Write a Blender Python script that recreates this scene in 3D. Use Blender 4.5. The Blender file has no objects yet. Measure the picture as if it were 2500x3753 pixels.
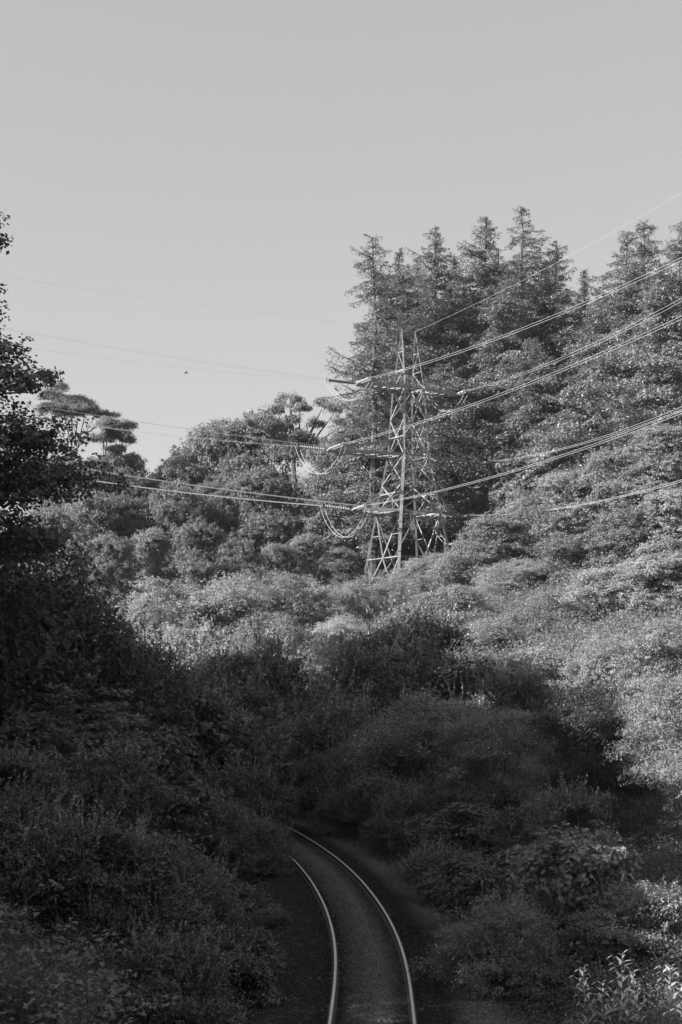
import bpy, math
import numpy as np
from mathutils import Vector, Matrix

# ------------------------------------------------------------------ camera, sky, sun
F, HZ, CZ, VH = 5212.0, 1250.0, 6.6, 2470.0        # focal length in photo pixels, eye height, horizon row
sc = bpy.context.scene
C = sc.collection
cam = bpy.data.cameras.new("camera")
camo = bpy.data.objects.new("camera", cam); C.objects.link(camo)
cam.sensor_fit = 'VERTICAL'; cam.sensor_height = 36.0; cam.sensor_width = 24.0
cam.lens = 36.0 * F / 3753.0
cam.shift_y = (VH - 1876.5) / 3753.0
cam.clip_start = 0.5; cam.clip_end = 3000
camo.location = (0, 0, CZ); camo.rotation_euler = (math.radians(90), 0, 0)
sc.camera = camo

SUN = Vector((-0.87, -0.28, 0.50)).normalized()     # towards the sun
elev = math.asin(SUN.z); azim = math.atan2(SUN.x, SUN.y)
w = bpy.data.worlds.new("World"); sc.world = w; w.use_nodes = True
nt = w.node_tree; nt.nodes.clear()
sky = nt.nodes.new('ShaderNodeTexSky'); sky.sky_type = 'NISHITA'; sky.sun_disc = False
sky.sun_elevation = elev; sky.sun_rotation = azim % (2 * math.pi)
sky.air_density = 1.0; sky.dust_density = 1.5; sky.ozone_density = 1.0
bw = nt.nodes.new('ShaderNodeRGBToBW')
pw = nt.nodes.new('ShaderNodeMath'); pw.operation = 'POWER'; pw.inputs[1].default_value = 0.35
ml = nt.nodes.new('ShaderNodeMath'); ml.operation = 'MULTIPLY'; ml.inputs[1].default_value = 3.1
bg = nt.nodes.new('ShaderNodeBackground'); bg.inputs['Strength'].default_value = 0.050
out = nt.nodes.new('ShaderNodeOutputWorld')
nt.links.new(sky.outputs[0], bw.inputs[0]); nt.links.new(bw.outputs[0], pw.inputs[0])
nt.links.new(pw.outputs[0], ml.inputs[0]); nt.links.new(ml.outputs[0], bg.inputs['Color'])
nt.links.new(bg.outputs[0], out.inputs['Surface'])
sun = bpy.data.lights.new("sun", 'SUN'); sun.energy = 5.0; sun.angle = math.radians(0.5); sun.color = (1, 0.99, 0.97)
suno = bpy.data.objects.new("sun", sun); C.objects.link(suno)
suno.rotation_euler = SUN.to_track_quat('Z', 'Y').to_euler(); suno.location = (-40, -20, 60)
sc.view_settings.view_transform = 'Standard'; sc.view_settings.look = 'None'
sc.view_settings.exposure = 1.35; sc.view_settings.gamma = 1.0
sc.cycles.max_bounces = 5; sc.cycles.diffuse_bounces = 3; sc.cycles.glossy_bounces = 2
sc.cycles.transmission_bounces = 3; sc.cycles.caustics_reflective = False; sc.cycles.caustics_refractive = False

rng = np.random.default_rng(7)

# ------------------------------------------------------------------ helpers
def tag(o, label=None, cat=None, group=None, kind=None):
    if label: o['label'] = label
    if cat: o['category'] = cat
    if group: o['group'] = group
    if kind: o['kind'] = kind
    return o

def nmesh(name, V, Fc, n, smooth=False):
    """V (N,3); Fc flat int array of faces with n corners each"""
    me = bpy.data.meshes.new(name)
    V = np.asarray(V, np.float32); Fc = np.asarray(Fc, np.int32).reshape(-1, n)
    me.vertices.add(len(V)); me.vertices.foreach_set('co', V.ravel())
    me.loops.add(Fc.size); me.loops.foreach_set('vertex_index', Fc.ravel())
    me.polygons.add(len(Fc)); me.polygons.foreach_set('loop_start', np.arange(len(Fc), dtype=np.int32) * n)
    me.polygons.foreach_set('loop_total', np.full(len(Fc), n, np.int32))
    me.polygons.foreach_set('use_smooth', np.full(len(Fc), smooth))
    me.update(calc_edges=True)
    return me

def nrm(a):
    return a / np.maximum(np.linalg.norm(a, axis=-1, keepdims=True), 1e-9)

def randdir(n, r=None):
    return nrm((r or rng).normal(size=(n, 3)))

class Soup:
    """quads collected in numpy, built into one mesh"""
    def __init__(s): s.v = []
    def leaves(s, c, nv, L, W, a=None, r=None):
        """diamond leaves: centre c, normal nv, length L, width W, long axis a"""
        r = r or rng; n = len(c)
        if a is None: a = r.normal(size=(n, 3))
        a = nrm(a - nv * np.sum(a * nv, 1, keepdims=True)); b = np.cross(nv, a)
        L = np.broadcast_to(L, (n,))[:, None] * 0.5; W = np.broadcast_to(W, (n,))[:, None] * 0.5
        q = np.stack([c - a * L, c + b * W - a * L * 0.1 + nv * W * .25, c + a * L, c - b * W - a * L * 0.1 + nv * W * .25], 1)
        s.v.append(q.astype(np.float32)); return s
    def tube(s, pts, rad, k=5):
        pts = np.asarray(pts, float); rad = np.broadcast_to(rad, (len(pts),)).astype(float)
        t = nrm(np.gradient(pts, axis=0)); up = np.where(np.abs(t[:, 2:]) > .9, [[1., 0, 0]], [[0., 0, 1.]])
        u = nrm(np.cross(t, up)); v = np.cross(t, u)
        an = np.linspace(0, 2 * np.pi, k, endpoint=False)
        ring = pts[:, None] + rad[:, None, None] * (u[:, None] * np.cos(an)[None, :, None] + v[:, None] * np.sin(an)[None, :, None])
        a, b = ring[:-1], ring[1:]
        q = np.stack([a, np.roll(a, -1, 1), np.roll(b, -1, 1), b], 2).reshape(-1, 4, 3)
        s.v.append(q.astype(np.float32)); return s
    def bar(s, p, q, wd, th=None):
        """straight square member from p to q"""
        p = np.array(p, float); q = np.array(q, float); th = th or wd
        t = nrm(q - p); up = np.array([0, 0, 1.]) if abs(t[2]) < .9 else np.array([1., 0, 0])
        u = nrm(np.cross(t, up)) * wd / 2; v = nrm(np.cross(t, u)) * th / 2
        c = [p - u - v, p + u - v, p + u + v, p - u + v, q - u - v, q + u - v, q + u + v, q - u + v]
        f = [(0, 3, 2, 1), (4, 5, 6, 7), (0, 1, 5, 4), (1, 2, 6, 5), (2, 3, 7, 6), (3, 0, 4, 7)]
        s.v.append(np.array([[c[i] for i in ff] for ff in f], np.float32)); return s
    def arr(s): return np.concatenate(s.v)
    def mesh(s, name, smooth=False):
        q = s.arr(); return nmesh(name, q.reshape(-1, 3), np.arange(len(q) * 4), 4, smooth)
    def build(s, name, mat, parent=None, smooth=False):
        me = s.mesh(name, smooth); return link(name, me, mat, parent)

def link(name, me, mat, parent=None):
    if mat and not me.materials: me.materials.append(mat)
    o = bpy.data.objects.new(name, me); C.objects.link(o)
    if parent: o.parent = parent
    return o

def empty(name, loc=(0, 0, 0), rz=0.0, sc_=1.0):
    o = bpy.data.objects.new(name, None); C.objects.link(o); o.empty_display_size = .5
    o.location = loc; o.rotation_euler = (0, 0, rz); o.scale = (sc_,) * 3 if np.isscalar(sc_) else sc_
    return o

# ------------------------------------------------------------------ materials (black-and-white film: every colour is a grey)
def newmat(name):
    m = bpy.data.materials.new(name); m.use_nodes = True; m.node_tree.nodes.clear()
    return m, m.node_tree.nodes, m.node_tree.links

def leafmat(name, lo, hi, trans=0.35, gloss=0.05, rough=.45):
    m, N, K = newmat(name)
    geo = N.new('ShaderNodeNewGeometry'); oi = N.new('ShaderNodeObjectInfo')
    mr = N.new('ShaderNodeMapRange'); mr.inputs[3].default_value = lo; mr.inputs[4].default_value = hi
    K.new(geo.outputs['Random Per Island'], mr.inputs[0])
    m2 = N.new('ShaderNodeMapRange'); m2.inputs[3].default_value = .82; m2.inputs[4].default_value = 1.18
    K.new(oi.outputs['Random'], m2.inputs[0])
    tc = N.new('ShaderNodeTexCoord'); nz = N.new('ShaderNodeTexNoise'); nz.inputs['Scale'].default_value = .8; nz.inputs['Detail'].default_value = 3
    K.new(tc.outputs['Object'], nz.inputs['Vector'])
    m3 = N.new('ShaderNodeMapRange'); m3.inputs[1].default_value = .3; m3.inputs[2].default_value = .7; m3.inputs[3].default_value = .75; m3.inputs[4].default_value = 1.25
    K.new(nz.outputs[0], m3.inputs[0])
    mu = N.new('ShaderNodeMath'); mu.operation = 'MULTIPLY'; K.new(mr.outputs[0], mu.inputs[0]); K.new(m2.outputs[0], mu.inputs[1])
    mv = N.new('ShaderNodeMath'); mv.operation = 'MULTIPLY'; K.new(mu.outputs[0], mv.inputs[0]); K.new(m3.outputs[0], mv.inputs[1])
    d = N.new('ShaderNodeBsdfDiffuse'); t = N.new('ShaderNodeBsdfTranslucent'); g = N.new('ShaderNodeBsdfGlossy')
    g.inputs['Roughness'].default_value = rough; g.inputs['Color'].default_value = (.8, .8, .8, 1)
    K.new(mv.outputs[0], d.inputs['Color']); K.new(mv.outputs[0], t.inputs['Color'])
    x = N.new('ShaderNodeMixShader'); x.inputs[0].default_value = trans; K.new(d.outputs[0], x.inputs[1]); K.new(t.outputs[0], x.inputs[2])
    y = N.new('ShaderNodeMixShader'); y.inputs[0].default_value = gloss; K.new(x.outputs[0], y.inputs[1]); K.new(g.outputs[0], y.inputs[2])
    o = N.new('ShaderNodeOutputMaterial'); K.new(y.outputs[0], o.inputs['Surface'])
    return m

def stdmat(name, lo, hi, scale=4, rough=.8, metal=0.0, bump=0.0, coord='Object', detail=6):
    m, N, K = newmat(name)
    tc = N.new('ShaderNodeTexCoord'); nz = N.new('ShaderNodeTexNoise'); nz.inputs['Scale'].default_value = scale; nz.inputs['Detail'].default_value = detail
    K.new(tc.outputs[coord], nz.inputs['Vector'])
    mr = N.new('ShaderNodeMapRange'); mr.inputs[1].default_value = .3; mr.inputs[2].default_value = .7
    mr.inputs[3].default_value = lo; mr.inputs[4].default_value = hi; K.new(nz.outputs[0], mr.inputs[0])
    p = N.new('ShaderNodeBsdfPrincipled'); p.inputs['Roughness'].default_value = rough; p.inputs['Metallic'].default_value = metal
    K.new(mr.outputs[0], p.inputs['Base Color'])
    if bump:
        b = N.new('ShaderNodeBump'); b.inputs['Strength'].default_value = bump; b.inputs['Distance'].default_value = .05
        K.new(nz.outputs[0], b.inputs['Height']); K.new(b.outputs[0], p.inputs['Normal'])
    o = N.new('ShaderNodeOutputMaterial'); K.new(p.outputs[0], o.inputs['Surface'])
    return m

M = dict(
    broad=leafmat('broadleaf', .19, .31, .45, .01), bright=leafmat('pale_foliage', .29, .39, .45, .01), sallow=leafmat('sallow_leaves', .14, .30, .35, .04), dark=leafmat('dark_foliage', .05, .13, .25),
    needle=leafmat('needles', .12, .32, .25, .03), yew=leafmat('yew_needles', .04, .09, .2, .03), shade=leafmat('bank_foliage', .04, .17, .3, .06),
    young=leafmat('young_shoots', .12, .40, .35, .05), pale=leafmat('downy_leaves', .26, .55, .35, .05), syc=leafmat('sycamore_leaves', .10, .28, .3, .05, .5),
    bark=stdmat('bark', .04, .13, 6, .9, bump=.6), palebark=stdmat('pale_bark', .14, .26, 6, .9, bump=.4),
    steel=stdmat('galvanised_steel', .16, .31, 1.2, .6, .2), wire=stdmat('aluminium_wire', .34, .44, 2, .6, 0),
    glass=stdmat('insulator_glaze', .22, .42, 30, .4), darkins=stdmat('dark_glaze', .03, .06, 30, .25),
    soil=stdmat('soil', .025, .06, 2.5, .95, bump=.5), sleeper=stdmat('sleeper_wood', .03, .07, 12, .9, bump=.4),
    stone=stdmat('ballast_stone', .10, .24, 9, .9), grass=leafmat('grass_blades', .16, .46, .4),
    rock=stdmat('rock', .12, .25, 3, .9, bump=.6))

# ------------------------------------------------------------------ the track line and the shape of the ground
ty = np.array([-30, 0, 15, 22, 26.8, 30.5, 33, 36, 40, 45, 50, 55.5, 59, 62, 66, 70, 75, 80, 85, 90, 94, 98], float)
tx = np.array([-6.0, -1.3, .15, .45, .605, .66, .62, .48, .16, -.42, -1.26, -2.42, -3.25, -4.15, -5.8, -7.9, -11.2, -15.4, -20.6, -27.5, -34.5, -43], float)
def smooth_track():
    y = np.linspace(-30, 98, 800); x = np.interp(y, ty, tx)
    k = np.ones(41) / 41; xp = np.pad(x, 20, mode='reflect', reflect_type='odd'); x = np.convolve(xp, k, 'valid')
    p = np.c_[x, y]; s = np.r_[0, np.cumsum(np.hypot(*np.diff(p, axis=0).T))]
    ss = np.arange(0, s[-1], .3); return np.c_[np.interp(ss, s, x), np.interp(ss, s, y)]
TR = smooth_track()
TT = nrm(np.gradient(TR, axis=0)); TN = np.c_[TT[:, 1], -TT[:, 0]]      # right-hand normal

def sdist(x, y):
    """signed distance to the track centre line, positive on its right (outer) side"""
    x = np.atleast_1d(x).astype(float); y = np.atleast_1d(y).astype(float); o = np.empty(x.size)
    P = np.c_[x.ravel(), y.ravel()]
    T = TR[::3]; Nn = TN[::3]
    for i in range(0, len(P), 20000):
        q = P[i:i + 20000, None] - T[None]; d2 = (q ** 2).sum(2); j = d2.argmin(1)
        s = np.sign((q[np.arange(len(j)), j] * Nn[j]).sum(1)); o[i:i + 20000] = np.sqrt(d2.min(1)) * np.where(s == 0, 1, s)
    return o.reshape(x.shape)

def nz2(x, y, s, seed=0):
    a = seed * 1.7
    return (np.sin(x / s + a) * np.cos(y / s * 1.13 + a * 2) + .5 * np.sin(x / s * 2.3 + y / s * 1.7 + a * 3) + .3 * np.cos(x / s * 4.1 - y / s * 3.7 + a)) / 1.8

def ground(x, y):
    x = np.atleast_1d(x).astype(float); y = np.atleast_1d(y).astype(float)
    d = sdist(x, y)
    s = np.maximum(d - 3.4, 0)
    zr = (.30 + .2 * np.clip((y - 68) / 14, 0, 1)) * np.minimum(s, 12) + .2 * np.clip(s - 12, 0, 120) + .04 * np.maximum(s - 132, 0) + .25 * np.maximum(x - 6, 0) * np.clip((y - 70) / 45, 0, 1) * np.clip(2 - y / 250, 0, 1)
    s2 = np.maximum(-d - 3.0, 0)
    zl = .42 * np.minimum(s2, 9) + .25 * np.clip(s2 - 9, 0, 60)
    z = np.where(d > 0, zr, zl)
    z = z + nz2(x, y, 9) * .6 * np.clip((np.abs(d) - 4) / 8, 0, 1)
    return np.where(np.abs(d) < 3.0, -.02, z - .05)

def gz(x, y): return float(ground(x, y)[0])

# ------------------------------------------------------------------ ground sheet
def make_ground():
    xs = np.r_[np.linspace(-900, -90, 14), np.linspace(-80, 100, 181), np.linspace(110, 900, 14)]
    ys = np.r_[np.linspace(-300, -30, 10), np.linspace(-25, 230, 256), np.linspace(245, 1500, 16)]
    X, Y = np.meshgrid(xs, ys); Z = ground(X.ravel(), Y.ravel())
    V = np.c_[X.ravel(), Y.ravel(), Z]
    nx = len(xs); i, j = np.meshgrid(np.arange(nx - 1), np.arange(len(ys) - 1)); a = (j * nx + i).ravel()
    Fc = np.c_[a, a + 1, a + 1 + nx, a + nx]
    o = link('ground', nmesh('ground', V, Fc, 4, True), M['soil']); tag(o, kind='structure')
make_ground()

# ------------------------------------------------------------------ railway
def ribbon(name, prof, mat, i0, i1, parent=None, smooth=False, uv=False):
    """sweep a cross profile [(offset to the right, z)...] along the track"""
    idx = np.arange(i0, i1); p = TR[idx]; n = TN[idx]; prof = np.array(prof)
    V = np.concatenate([np.c_[p + n * o, np.full(len(idx), z)] for o, z in prof]).reshape(len(prof), len(idx), 3)
    m = len(idx); k = len(prof); a = np.add.outer(np.arange(k - 1) * m, np.arange(m - 1)).ravel()
    Fc = np.c_[a, a + 1, a + 1 + m, a + m][:, ::-1]
    me = nmesh(name, V.reshape(-1, 3), Fc, 4, smooth)
    if uv:
        L = me.uv_layers.new(name='across'); u = np.repeat(prof[:, 0], m); v = np.tile(idx * .3, k)
        fl = Fc.ravel(); L.data.foreach_set('uv', np.c_[u[fl], v[fl]].astype(np.float32).ravel())
    return link(name, me, mat, parent)

def ballastmat():
    m, N, K = newmat('ballast')
    uv = N.new('ShaderNodeUVMap'); uv.uv_map = 'across'; sp = N.new('ShaderNodeSeparateXYZ'); K.new(uv.outputs[0], sp.inputs[0])
    wob = N.new('ShaderNodeTexNoise'); wob.inputs['Scale'].default_value = 1.3; wob.inputs['Detail'].default_value = 4
    tc = N.new('ShaderNodeTexCoord'); K.new(tc.outputs['Object'], wob.inputs['Vector'])
    ad = N.new('ShaderNodeMath'); ad.operation = 'MULTIPLY_ADD'; ad.inputs[1].default_value = .35; K.new(wob.outputs[0], ad.inputs[0]); K.new(sp.outputs[0], ad.inputs[2])
    cr = N.new('ShaderNodeValToRGB'); e = cr.color_ramp.elements
    mp = N.new('ShaderNodeMapRange'); mp.inputs[1].default_value = -3.0; mp.inputs[2].default_value = 3.4
    K.new(ad.outputs[0], mp.inputs[0]); K.new(mp.outputs[0], cr.inputs[0])
    # rust and oil stain beside each rail, paler stone between the rails and on the shoulder
    pts = [(-3.0, .025), (-1.5, .03), (-1.1, .024), (-.45, .018), (-.2, .06), (.35, .11), (.7, .045), (1.1, .018), (1.55, .022), (2.1, .10), (2.6, .11), (3.4, .05)]
    while len(e) < len(pts): e.new(.5)
    for q, (px, c) in zip(e, pts): q.position = (px + 3.0) / 6.4; q.color = (c, c, c, 1)
    n2 = N.new('ShaderNodeTexNoise'); n2.inputs['Scale'].default_value = 18; n2.inputs['Detail'].default_value = 5; K.new(tc.outputs['Object'], n2.inputs['Vector'])
    m2 = N.new('ShaderNodeMapRange'); m2.inputs[1].default_value = .3; m2.inputs[2].default_value = .7; m2.inputs[3].default_value = .35; m2.inputs[4].default_value = 1.9; K.new(n2.outputs[0], m2.inputs[0])
    mx = N.new('ShaderNodeMath'); mx.operation = 'MULTIPLY'; K.new(cr.outputs[0], mx.inputs[0]); K.new(m2.outputs[0], mx.inputs[1])
    p = N.new('ShaderNodeBsdfPrincipled'); p.inputs['Roughness'].default_value = .95; p.inputs['Specular IOR Level'].default_value = .2
    K.new(mx.outputs[0], p.inputs['Base Color'])
    b = N.new('ShaderNodeBump'); b.inputs['Strength'].default_value = .8; b.inputs['Distance'].default_value = .04; K.new(n2.outputs[0], b.inputs['Height']); K.new(b.outputs[0], p.inputs['Normal'])
    o = N.new('ShaderNodeOutputMaterial'); K.new(p.outputs[0], o.inputs['Surface'])
    return m

def railmat():
    m, N, K = newmat('rail_steel')
    geo = N.new('ShaderNodeNewGeometry'); sp = N.new('ShaderNodeSeparateXYZ'); K.new(geo.outputs['Normal'], sp.inputs[0])
    p1 = N.new('ShaderNodeBsdfPrincipled'); p1.inputs['Metallic'].default_value = 1; p1.inputs['Roughness'].default_value = .45; p1.inputs['Base Color'].default_value = (.62, .62, .62, 1)
    o = N.new('ShaderNodeOutputMaterial'); K.new(p1.outputs[0], o.inputs['Surface'])
    return m

ti0 = int(np.argmin(np.abs(TR[:, 1] - 2))); ti1 = len(TR) - 2
G = .7175 + .035
def railway():
    bed = ribbon('ballast_bed', [(-3.3, -.05), (-2.4, .10), (-1.6, .25), (-1.2, .27), (-.72, .26), (0, .285), (.72, .26), (1.2, .27), (1.7, .25), (2.5, .14), (3.5, -.05)], ballastmat(), ti0, ti1, uv=True)
    tag(bed, kind='structure')
    shiny, web = railmat(), stdmat('rusty_rail_web', .03, .06, 10, .8)
    for s, lab in ((-1, 'shiny inner rail on the left, the shorter and tighter bright curve'), (1, 'shiny outer rail on the right, running farther up the curve')):
        r = empty('rail', (TR[ti0, 0] + TN[ti0, 0] * s * G, TR[ti0, 1], .27)); tag(r, lab, 'rail', 'rails of the single track')
        off = np.array(r.location)
        for nm, prof, mt in (('rail_head', [(-.030, .39), (-.032, .412), (-.025, .422), (0, .424), (.025, .422), (.032, .412), (.030, .39)], shiny),
                             ('rail_web', [(-.07, .275), (-.07, .285), (-.01, .30), (-.01, .389), (.01, .389), (.01, .30), (.07, .285), (.07, .275)], web)):
            o = ribbon(nm, [(s * G + a, z) for a, z in prof], mt, ti0, ti1, r, smooth=(nm == 'rail_head'))
            V = np.empty(len(o.data.vertices) * 3, np.float32); o.data.vertices.foreach_get('co', V)
            V = V.reshape(-1, 3) - off; o.data.vertices.foreach_set('co', V.astype(np.float32).ravel())
    # sleepers, nearly buried
    sm = Soup(); sm.bar((-1.3, 0, 0), (1.3, 0, 0), .25, .13); me = sm.mesh('sleeper'); me.materials.append(M['sleeper'])
    d = 0.0
    s = np.arange(len(TR)) * .3
    for k in range(56):
        q = np.argmin(np.abs(TR[:, 1] - 24.5)) * .3 + k * .65; i = int(q / .3)
        if i >= len(TR): break
        o = link('sleeper', me, None); o.location = (TR[i, 0], TR[i, 1], .197 + rng.uniform(-.006, .006)); o.rotation_euler = (0, 0, math.atan2(TN[i, 1], TN[i, 0]) + rng.normal(0, .01))
        tag(o, 'dark weathered sleeper almost buried in the ballast beneath the two rails', 'sleeper', 'sleepers under the track')
    # loose stones
    n = 60000; i = rng.integers(np.argmin(np.abs(TR[:, 1] - 22)), np.argmin(np.abs(TR[:, 1] - 66)), n); off = rng.uniform(-3.0, 3.2, n)
    keep = (np.abs(np.abs(off) - G) > .09); i, off = i[keep], off[keep]; n = len(i)
    base = TR[i] + TN[i] * off[:, None] + TT[i] * rng.uniform(0, .3, n)[:, None]
    zb = np.interp(off, [-3.3, -2.4, -1.6, -1.2, -.72, 0, .72, 1.2, 1.7, 2.5, 3.5], [-.05, .10, .25, .27, .26, .285, .26, .27, .25, .14, -.05])
    c = np.c_[base, zb + .008]; r = rng.uniform(.016, .046, n)
    o6 = np.array([[1, 0, 0], [0, 1, 0], [-1, 0, 0], [0, -1, 0], [0, 0, .8], [0, 0, -.8]], float)
    V = (c[:, None] + (o6[None] * rng.uniform(.6, 1.3, (n, 6, 1))) * r[:, None, None])
    th = rng.uniform(0, 6.28, n); V -= c[:, None]; x = V[..., 0] * np.cos(th)[:, None] - V[..., 1] * np.sin(th)[:, None]; y = V[..., 0] * np.sin(th)[:, None] + V[..., 1] * np.cos(th)[:, None]
    V[..., 0], V[..., 1] = x, y; V += c[:, None]
    f = np.array([[0, 1, 4], [1, 2, 4], [2, 3, 4], [3, 0, 4], [1, 0, 5], [2, 1, 5], [3, 2, 5], [0, 3, 5]])
    Fc = (f[None] + (np.arange(n) * 6)[:, None, None]).reshape(-1, 3)
    me = nmesh('ballast_stones', V.reshape(-1, 3), Fc, 3)
    L = me.uv_layers.new(name='across'); u = np.repeat(off, 24); L.data.foreach_set('uv', np.c_[u, u * 0].astype(np.float32).ravel())
    tag(link('ballast_stones', me, bed.data.materials[0]), 'loose grey ballast stones between and beside the rails', 'ballast', kind='stuff')
railway()

# ------------------------------------------------------------------ plant generators (each returns numpy quads / Soup)
def crown_soup(lobes, n_clump, n_leaf, leaf, clump_r, seed, flat=.6, asp=.6, up=.35, inner=.25, holes=.3):
    """lobes: array (k,6) centre + radii. Leaf clumps sit mostly near the lobe surfaces, some inside."""
    r = np.random.default_rng(seed); lobes = np.asarray(lobes, float)
    ch = []                                   # knobbly boughs on every lobe
    for l in lobes:
        for _ in range(6):
            d = randdir(1, r)[0]; d[2] = abs(d[2]) * .9 - .1; q = r.uniform(.25, .65)
            ch.append(np.r_[l[:3] + d * l[3:6] * r.uniform(.75, 1.05), l[3:6] * q * np.array([1, 1, .75])])
    top = (lobes[:, 2] + lobes[:, 5]).max(); lobes = np.concatenate([lobes, np.array(ch)])
    lobes[:, 2] -= np.maximum(lobes[:, 2] + lobes[:, 5] - top - .02 * abs(top), 0)
    wt = (lobes[:, 3] * lobes[:, 4] + lobes[:, 5] * lobes[:, 3]); wt /= wt.sum()
    k = r.choice(len(lobes), n_clump, p=wt); d = randdir(n_clump, r); d[:, 2] = np.where(d[:, 2] < -.35, -d[:, 2], d[:, 2])
    rad = np.where(r.random(n_clump) < inner, r.uniform(.3, .8, n_clump), np.clip(r.normal(.88, .17, n_clump), .5, 1.22))
    cc = lobes[k, :3] + d * lobes[k, 3:6] * rad[:, None]
    # leave ragged holes: drop clumps where a 3-D noise is low
    h = np.sin(cc[:, 0] * 1.9 + seed) * np.sin(cc[:, 1] * 2.1 + seed * 2) * np.sin(cc[:, 2] * 2.3 + seed * 3)
    cc, d = cc[h > -holes], d[h > -holes]; m = len(cc)
    cr = clump_r * r.uniform(.6, 1.4, m)
    ld = np.clip(r.normal(size=(m, n_leaf, 3)), -1.7, 1.7) * np.array([1, 1, flat]) * .5
    c = (cc[:, None] + ld * cr[:, None, None]).reshape(-1, 3)
    nv = nrm(np.repeat(d, n_leaf, 0) * .5 + np.array([0, 0, up]) + nrm(ld.reshape(-1, 3)) * .5 + r.normal(size=c.shape) * .45)
    L = leaf * r.uniform(.6, 1.35, len(c))
    return Soup().leaves(c, nv, L, L * asp, r=r)

def lobeset(w, h, z0, k, seed, size=.36):
    r = np.random.default_rng(seed); L = [[0, 0, z0 + (h - z0) * .5, w * .34, w * .34, (h - z0) * .44]]
    for i in range(k):
        a = i * 2.4 + r.uniform(-.4, .4); t = r.uniform(.12, .95); rr = math.sqrt(max(0, 1 - (2 * t - .9) ** 2)) if t > .45 else .95
        s = w * size * r.uniform(.45, .8)
        L.append([math.cos(a) * (w * .5 - s * .8) * rr * r.uniform(.75, 1.05), math.sin(a) * (w * .5 - s * .8) * rr * r.uniform(.75, 1.05), z0 + (h - z0) * t - s * .3, s, s, s * .8])
    L = np.array(L); top = (L[:, 2] + L[:, 5]).max(); L[:, 2] -= (top - h) * np.clip((L[:, 2] - z0) / (h - z0), 0, 1)
    return L

def trunk_soup(h, r0, lobes, seed, k=7, lean=.03):
    r = np.random.default_rng(seed + 99); s = Soup()
    t = np.linspace(0, 1, 8); pts = np.c_[np.cumsum(r.normal(0, lean, 8)) * h * .12, np.cumsum(r.normal(0, lean, 8)) * h * .12, t * h * .8]
    pts[0, :2] = 0; pts[0, 2] = -.4
    s.tube(pts, r0 * (1 - .8 * t), k)
    for L in lobes:
        q = r.uniform(.25, .7); b = np.array([np.interp(q, t, pts[:, i]) for i in range(3)]); e = L[:3]
        if e[2] < b[2]: b[2] = max(e[2] - 1.0, .3)
        mid = (b + e) / 2 + np.array([0, 0, .12 * h * .3]); u = np.linspace(0, 1, 6)[:, None]
        bz = (1 - u) ** 2 * b + 2 * u * (1 - u) * mid + u ** 2 * e
        s.tube(bz, r0 * .42 * (1 - .85 * u[:, 0]), 5)
        for _ in range(3):
            e2 = e + randdir(1, r)[0] * L[3:6] * .8; s.tube([e * .4 + b * .6 if _ == 0 else bz[3], (bz[3] + e2) / 2 + [0, 0, .1], e2], [r0 * .16, r0 * .1, r0 * .03], 4)
    return s

def conifer(H, R, seed, z0=.18, sparse=0.0, droop=.35, shape=.85, spray=.36, dens=1.0, lean=0.0, step=.55):
    """tall needle tree: whorled branches with hanging sprays"""
    r = np.random.default_rng(seed); S = Soup(); T = Soup()
    t = np.linspace(0, 1, 14); px = np.cumsum(r.normal(0, .12, 14)) + lean * t * H; py = np.cumsum(r.normal(0, .12, 14)); px[0] = py[0] = 0
    T.tube(np.c_[px, py, t * H - .4], .014 * H * (1 - .93 * t) + .02, 7)
    cs, ds, ls, nn = [], [], [], []
    z = z0 * H
    sect = r.uniform(.68, 1.2, (12, 9))
    while z < H * .992:
        q = z / H; ln0 = R * (min(1, (1 - q) / .45) ** (shape + .1)) * 1.08 * np.interp(q, [z0, z0 + .12, 1], [.65, 1, 1]) + .18
        nb = int(r.integers(3, 7))
        for b in range(nb):
            az = r.uniform(0, 6.283); g = sect[min(11, int(q * 12)), int(az / 6.284 * 9)]
            if r.random() < sparse or g < .62 and r.random() < .6: continue
            ln = ln0 * g * r.choice([r.uniform(.45, .8), r.uniform(.8, 1.25)])
            o = np.array([np.interp(q, t, px), np.interp(q, t, py), z]); u = np.array([math.cos(az), math.sin(az), 0]); sd = np.array([-u[1], u[0], 0])
            m = 7; v = np.linspace(0, 1, m)
            rise = (.22 + .6 * max(0, q - .7)) * r.uniform(.1, 1.9) ; zz = ln * (rise * v - droop * r.uniform(.3, 1.8) * v ** 2 * 1.3 + .18 * v ** 4)
            P = o + u * (v * ln)[:, None] + np.array([0, 0, 1]) * zz[:, None]
            T.tube(P, .012 * ln * (1.1 - v) + .012, 4)
            n = int(ln * (64 - 30 * max(0, q - .55) / .45) * dens) + 8
            f = r.beta(1.6, 1.1, n); wdt = ln * .30 * (1 - f * .75) * (.25 + f)
            side = r.uniform(-1, 1, n) * wdt * 1.6
            c = np.c_[np.interp(f, v, P[:, 0]), np.interp(f, v, P[:, 1]), np.interp(f, v, P[:, 2])] + sd * side[:, None] + np.array([0, 0, 1]) * (-np.abs(side) * .35 - r.exponential(.15 + .12 * (1 - q), n) + .08)[:, None] + r.normal(0, .06, (n, 3))
            a = u * .6 + sd * np.sign(side)[:, None] * .8 + np.array([0, 0, -.55]) + r.normal(0, .45, (n, 3))
            cs.append(c); ds.append(nrm(a)); nn.append(nrm(r.normal(0, .5, (n, 3)) + [0, 0, 1] + u * .3)); ls.append(spray * r.uniform(.5, 1.25, n) * (1 - .3 * max(0, q - .8) / .2))
        z += step * (1.05 - .5 * q) * r.uniform(.5, 1.5)
    c = np.concatenate(cs); l = np.concatenate(ls)
    S.leaves(c, np.concatenate(nn), l, l * .34, np.concatenate(ds), r)
    return S, T

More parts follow.
